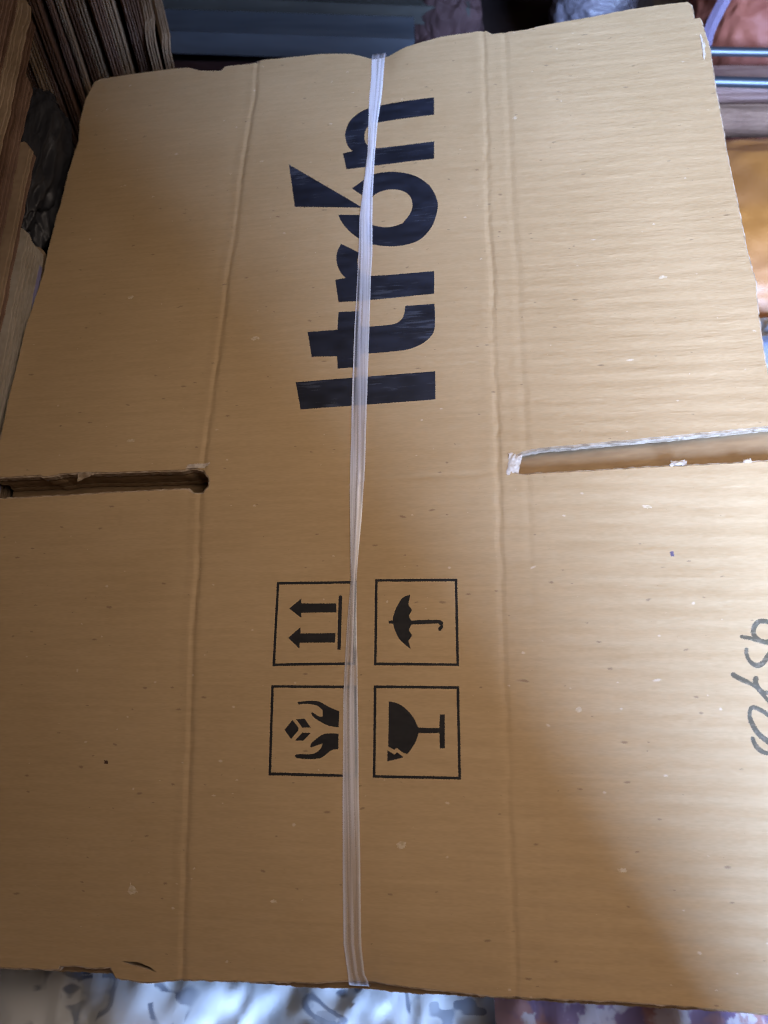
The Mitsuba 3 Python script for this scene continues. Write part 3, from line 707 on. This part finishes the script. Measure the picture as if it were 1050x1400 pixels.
scene['pink_cloth'] = pr(proc(lambda p, n, uv: mix((0.15, 0.080, 0.070), (0.23, 0.14, 0.11), fbm(p.x * 60, p.y * 60, p.z * 60))), 0.6)


def one(name, mesh, mat, lab, cat, smooth=True):
    k_ = put(name, mikit.ply(mesh, mat, smooth=smooth))
    labels[k_] = {'label': lab, 'category': cat}
    return k_


m = sack((0, 0, 0), (1, 1, 1), 21, 0.10, 0.22)
v = m.vertices * [26, 62, 24] + [-246, 248, -20]
m.vertices = PS(v[:, 0], v[:, 1], v[:, 2])
one('plastic_bag', m, 'grey_plastic', 'crumpled dark grey plastic bag stuffed between the left pile and the bundle', 'bag')
one('sack', sack((0.075, 0.985, 0.37), (0.042, 0.05, 0.085), 1), 'maroon_cloth', 'small crumpled maroon sack at the right end of the blue slat', 'sack')
one('cloth_bundle', sack((0.165, 0.93, 0.345), (0.045, 0.045, 0.055), 2), 'taupe_cloth', 'grey brown cloth bundle in the dark behind the bundle', 'cloth')
one('plastic_bag', sack((0.262, 1.00, 0.40), (0.052, 0.05, 0.05), 3, 0.12, 0.08), 'lilac_plastic', 'pale lilac plastic bag behind the upper right edge of the top carton', 'bag')
one('plastic_bag', sack((0.335, 0.97, 0.41), (0.035, 0.05, 0.05), 4, 0.12, 0.08), 'grey_cloth', 'grey plastic bag to the right of the pale lilac bag', 'bag')
redb = thing('red_bag', 'dull red plastic bag with a pale lilac strip beyond the bundle corner', 'bag')
put('body', mikit.ply(sack((0.415, 0.83, 0.455), (0.095, 0.08, 0.10), 5, 0.08, 0.05), 'red_plastic', smooth=True), redb)
p0, p1 = np.array([0.322, 0.78, 0.555]), np.array([0.303, 0.730, 0.470])


def ribbon_bar(pts, w, th):
    pts = np.array(pts, float)
    t_ = np.gradient(pts, axis=0); t_ /= np.linalg.norm(t_, axis=1, keepdims=True)
    s_ = np.cross(t_, [0, -0.5, 0.8]); s_ /= np.linalg.norm(s_, axis=1, keepdims=True)
    n_ = np.cross(s_, t_)
    R_ = np.stack([pts - s_ * w, pts - n_ * th, pts + s_ * w, pts + n_ * th], 1)
    N = len(pts); i, j = np.meshgrid(np.arange(N - 1), np.arange(4), indexing='ij')
    q4 = np.stack([i * 4 + j, i * 4 + (j + 1) % 4, (i + 1) * 4 + (j + 1) % 4, (i + 1) * 4 + j], -1).reshape(-1, 4)
    return R_.reshape(-1, 3), np.vstack([q4, [[0, 1, 2, 3], [4 * N - 1, 4 * N - 2, 4 * N - 3, 4 * N - 4]]])


tt = np.linspace(0, 1, 12)[:, None]
put('strip', mikit.ply(ribbon_bar(p0 * (1 - tt) + p1 * tt + np.sin(tt * 9) * [0.003, 0, 0.002], 0.0055, 0.002), 'lilac_strip'), redb)


def rod(p0_, p1_, r_):
    return trimesh.creation.cylinder(radius=r_, segment=[p0_, p1_], sections=24)


mr = thing('metal_stand', 'low metal stand with two bluish steel rails to the right of the bundle', 'stand')
put('rail', mikit.ply(rod([0.24, 0.742, 0.4975], [0.52, 0.727, 0.5005], 0.0040), 'steel', smooth=40), mr)
put('rail', mikit.ply(rod([0.24, 0.706, 0.490], [0.52, 0.690, 0.492], 0.0045), 'steel', smooth=40), mr)
for xx, yy in ((0.25, 0.7415), (0.51, 0.7275), (0.25, 0.7055), (0.51, 0.6906)):
    put('leg', mikit.ply(rod([xx, yy, 0.30], [xx, yy, 0.486], 0.004), 'steel', smooth=40), mr)
one('cloth_roll', sack((0.36, 0.724, 0.474), (0.16, 0.016, 0.014), 6, 0.08, 0.1), 'pink_cloth', 'faded pink rolled cloth lying between the two steel rails', 'cloth')
one('cloth_roll', sack((0.36, 0.683, 0.464), (0.16, 0.012, 0.013), 7, 0.08, 0.1), 'old_brown', 'brown rolled cloth lying in front of the steel rails', 'cloth')
one('orange_sack', sack((0.340, 0.560, 0.405), (0.125, 0.116, 0.082), 8, 0.04, 0.035), 'orange_cloth', 'orange brown sack lying beside the right edge of the bundle', 'sack')
one('packet', sack((0.315, 0.385, 0.43), (0.06, 0.055, 0.04), 9, 0.1, 0.1), 'blue_packet', 'pale blue and white packet below the orange sack at the right edge', 'packet')


# cloths in front of and under the lower edge
def cloth(x0, x1, y0, y1, zf, step=0.003):
    xs, ys = np.arange(x0, x1 + step, step), np.arange(y0, y1 + step, step)
    X, Y = np.meshgrid(xs, ys, indexing='ij')
    Z = zf(X, Y)
    P = np.stack([X, Y, Z], -1).reshape(-1, 3)
    n, m = X.shape
    i, j = np.meshgrid(np.arange(n - 1), np.arange(m - 1), indexing='ij')
    q4 = np.stack([i * m + j, (i + 1) * m + j, (i + 1) * m + j + 1, i * m + j + 1], -1).reshape(-1, 4)
    return P, q4


def folds(X, Y, seed, amp, wl):
    w = X + 0.25 * Y + 0.03 * (nz(X * 14, Y * 14, seed) - 0.5)
    f1 = nz(w / wl, Y * 3 + seed, seed + 1)
    rid = 1 - np.abs(2 * f1 - 1)
    return amp * (1.6 * rid ** 1.5 + 0.7 * (nz(X * 60, Y * 22, seed + 2) - 0.5) + 0.3 * (nz(X * 140, Y * 90, seed + 3) - 0.5))


def white_print(p, n, uv):
    x, y = p.x * 1000, p.y * 1000
    w = noise(x / 22, y / 22, 3.0) - 0.5
    d1, d2, rr = voronoi(x / 44 + w * 0.9, y / 44 + 3 + 0.8 * noise(x / 20, y / 20, 12.0))
    ringd = dr.abs(d1 - 0.13 - 0.08 * noise(x / 7, y / 7, 14.0))
    brk = smoothstep(0.35, 0.5, noise(x / 6 + 9, y / 6, 15.0))
    m_ = smoothstep(0.085, 0.02, ringd) * brk * dr.select(rr > 0.45, 1.0, 0.0)
    leaf = smoothstep(0.58, 0.76, noise(x / 7 + 40, y / 4, 2.0)) * smoothstep(0.50, 0.6, noise(x / 30, y / 30, 9.0))
    col = mix((0.40, 0.42, 0.43), (0.56, 0.57, 0.57), noise(x / 15, y / 15, 5.0))
    return mix(col, (0.075, 0.095, 0.145), dr.clip(m_ + leaf, 0, 1) * (0.45 + 0.5 * noise(x / 12, y / 12, 21.0)))


def purple_print(p, n, uv):
    x, y = p.x * 1000, p.y * 1000
    a_ = smoothstep(0.46, 0.60, fbm(x / 16, y / 16, 2.0, octaves=4))
    b_ = smoothstep(0.56, 0.70, fbm(x / 11 + 20, y / 11, 6.0, octaves=4))
    col = mix((0.15, 0.095, 0.155), (0.24, 0.16, 0.22), noise(x / 8, y / 8, 1.0))
    col = mix(col, (0.32, 0.165, 0.145), a_)
    return mix(col, (0.46, 0.40, 0.40), b_)


scene['white_cloth'] = pr(proc(white_print), 0.5, 0.4)
scene['purple_cloth'] = pr(proc(purple_print), 0.7)
W_ = cloth(-0.52, 0.075, -0.42, 0.30, lambda X, Y: np.minimum(0.370 + folds(X, Y, 40, 0.024, 0.05) - 0.25 * np.clip(-0.12 - Y, 0, 1), 0.405 + 0.0 * X))
one('printed_cloth', W_, 'white_cloth', 'crumpled white cloth with dark blue print under the lower edge of the bundle', 'cloth')
P_ = cloth(0.060, 0.50, -0.42, 0.30, lambda X, Y: 0.395 + folds(X, Y, 50, 0.014, 0.05) - 0.25 * np.clip(-0.12 - Y, 0, 1) + 0.02 * np.clip((X - 0.06) / 0.03, 0, 1))
one('patterned_cloth', P_, 'purple_cloth', 'purple cloth with pink and white pattern under the lower right edge of the bundle', 'cloth')
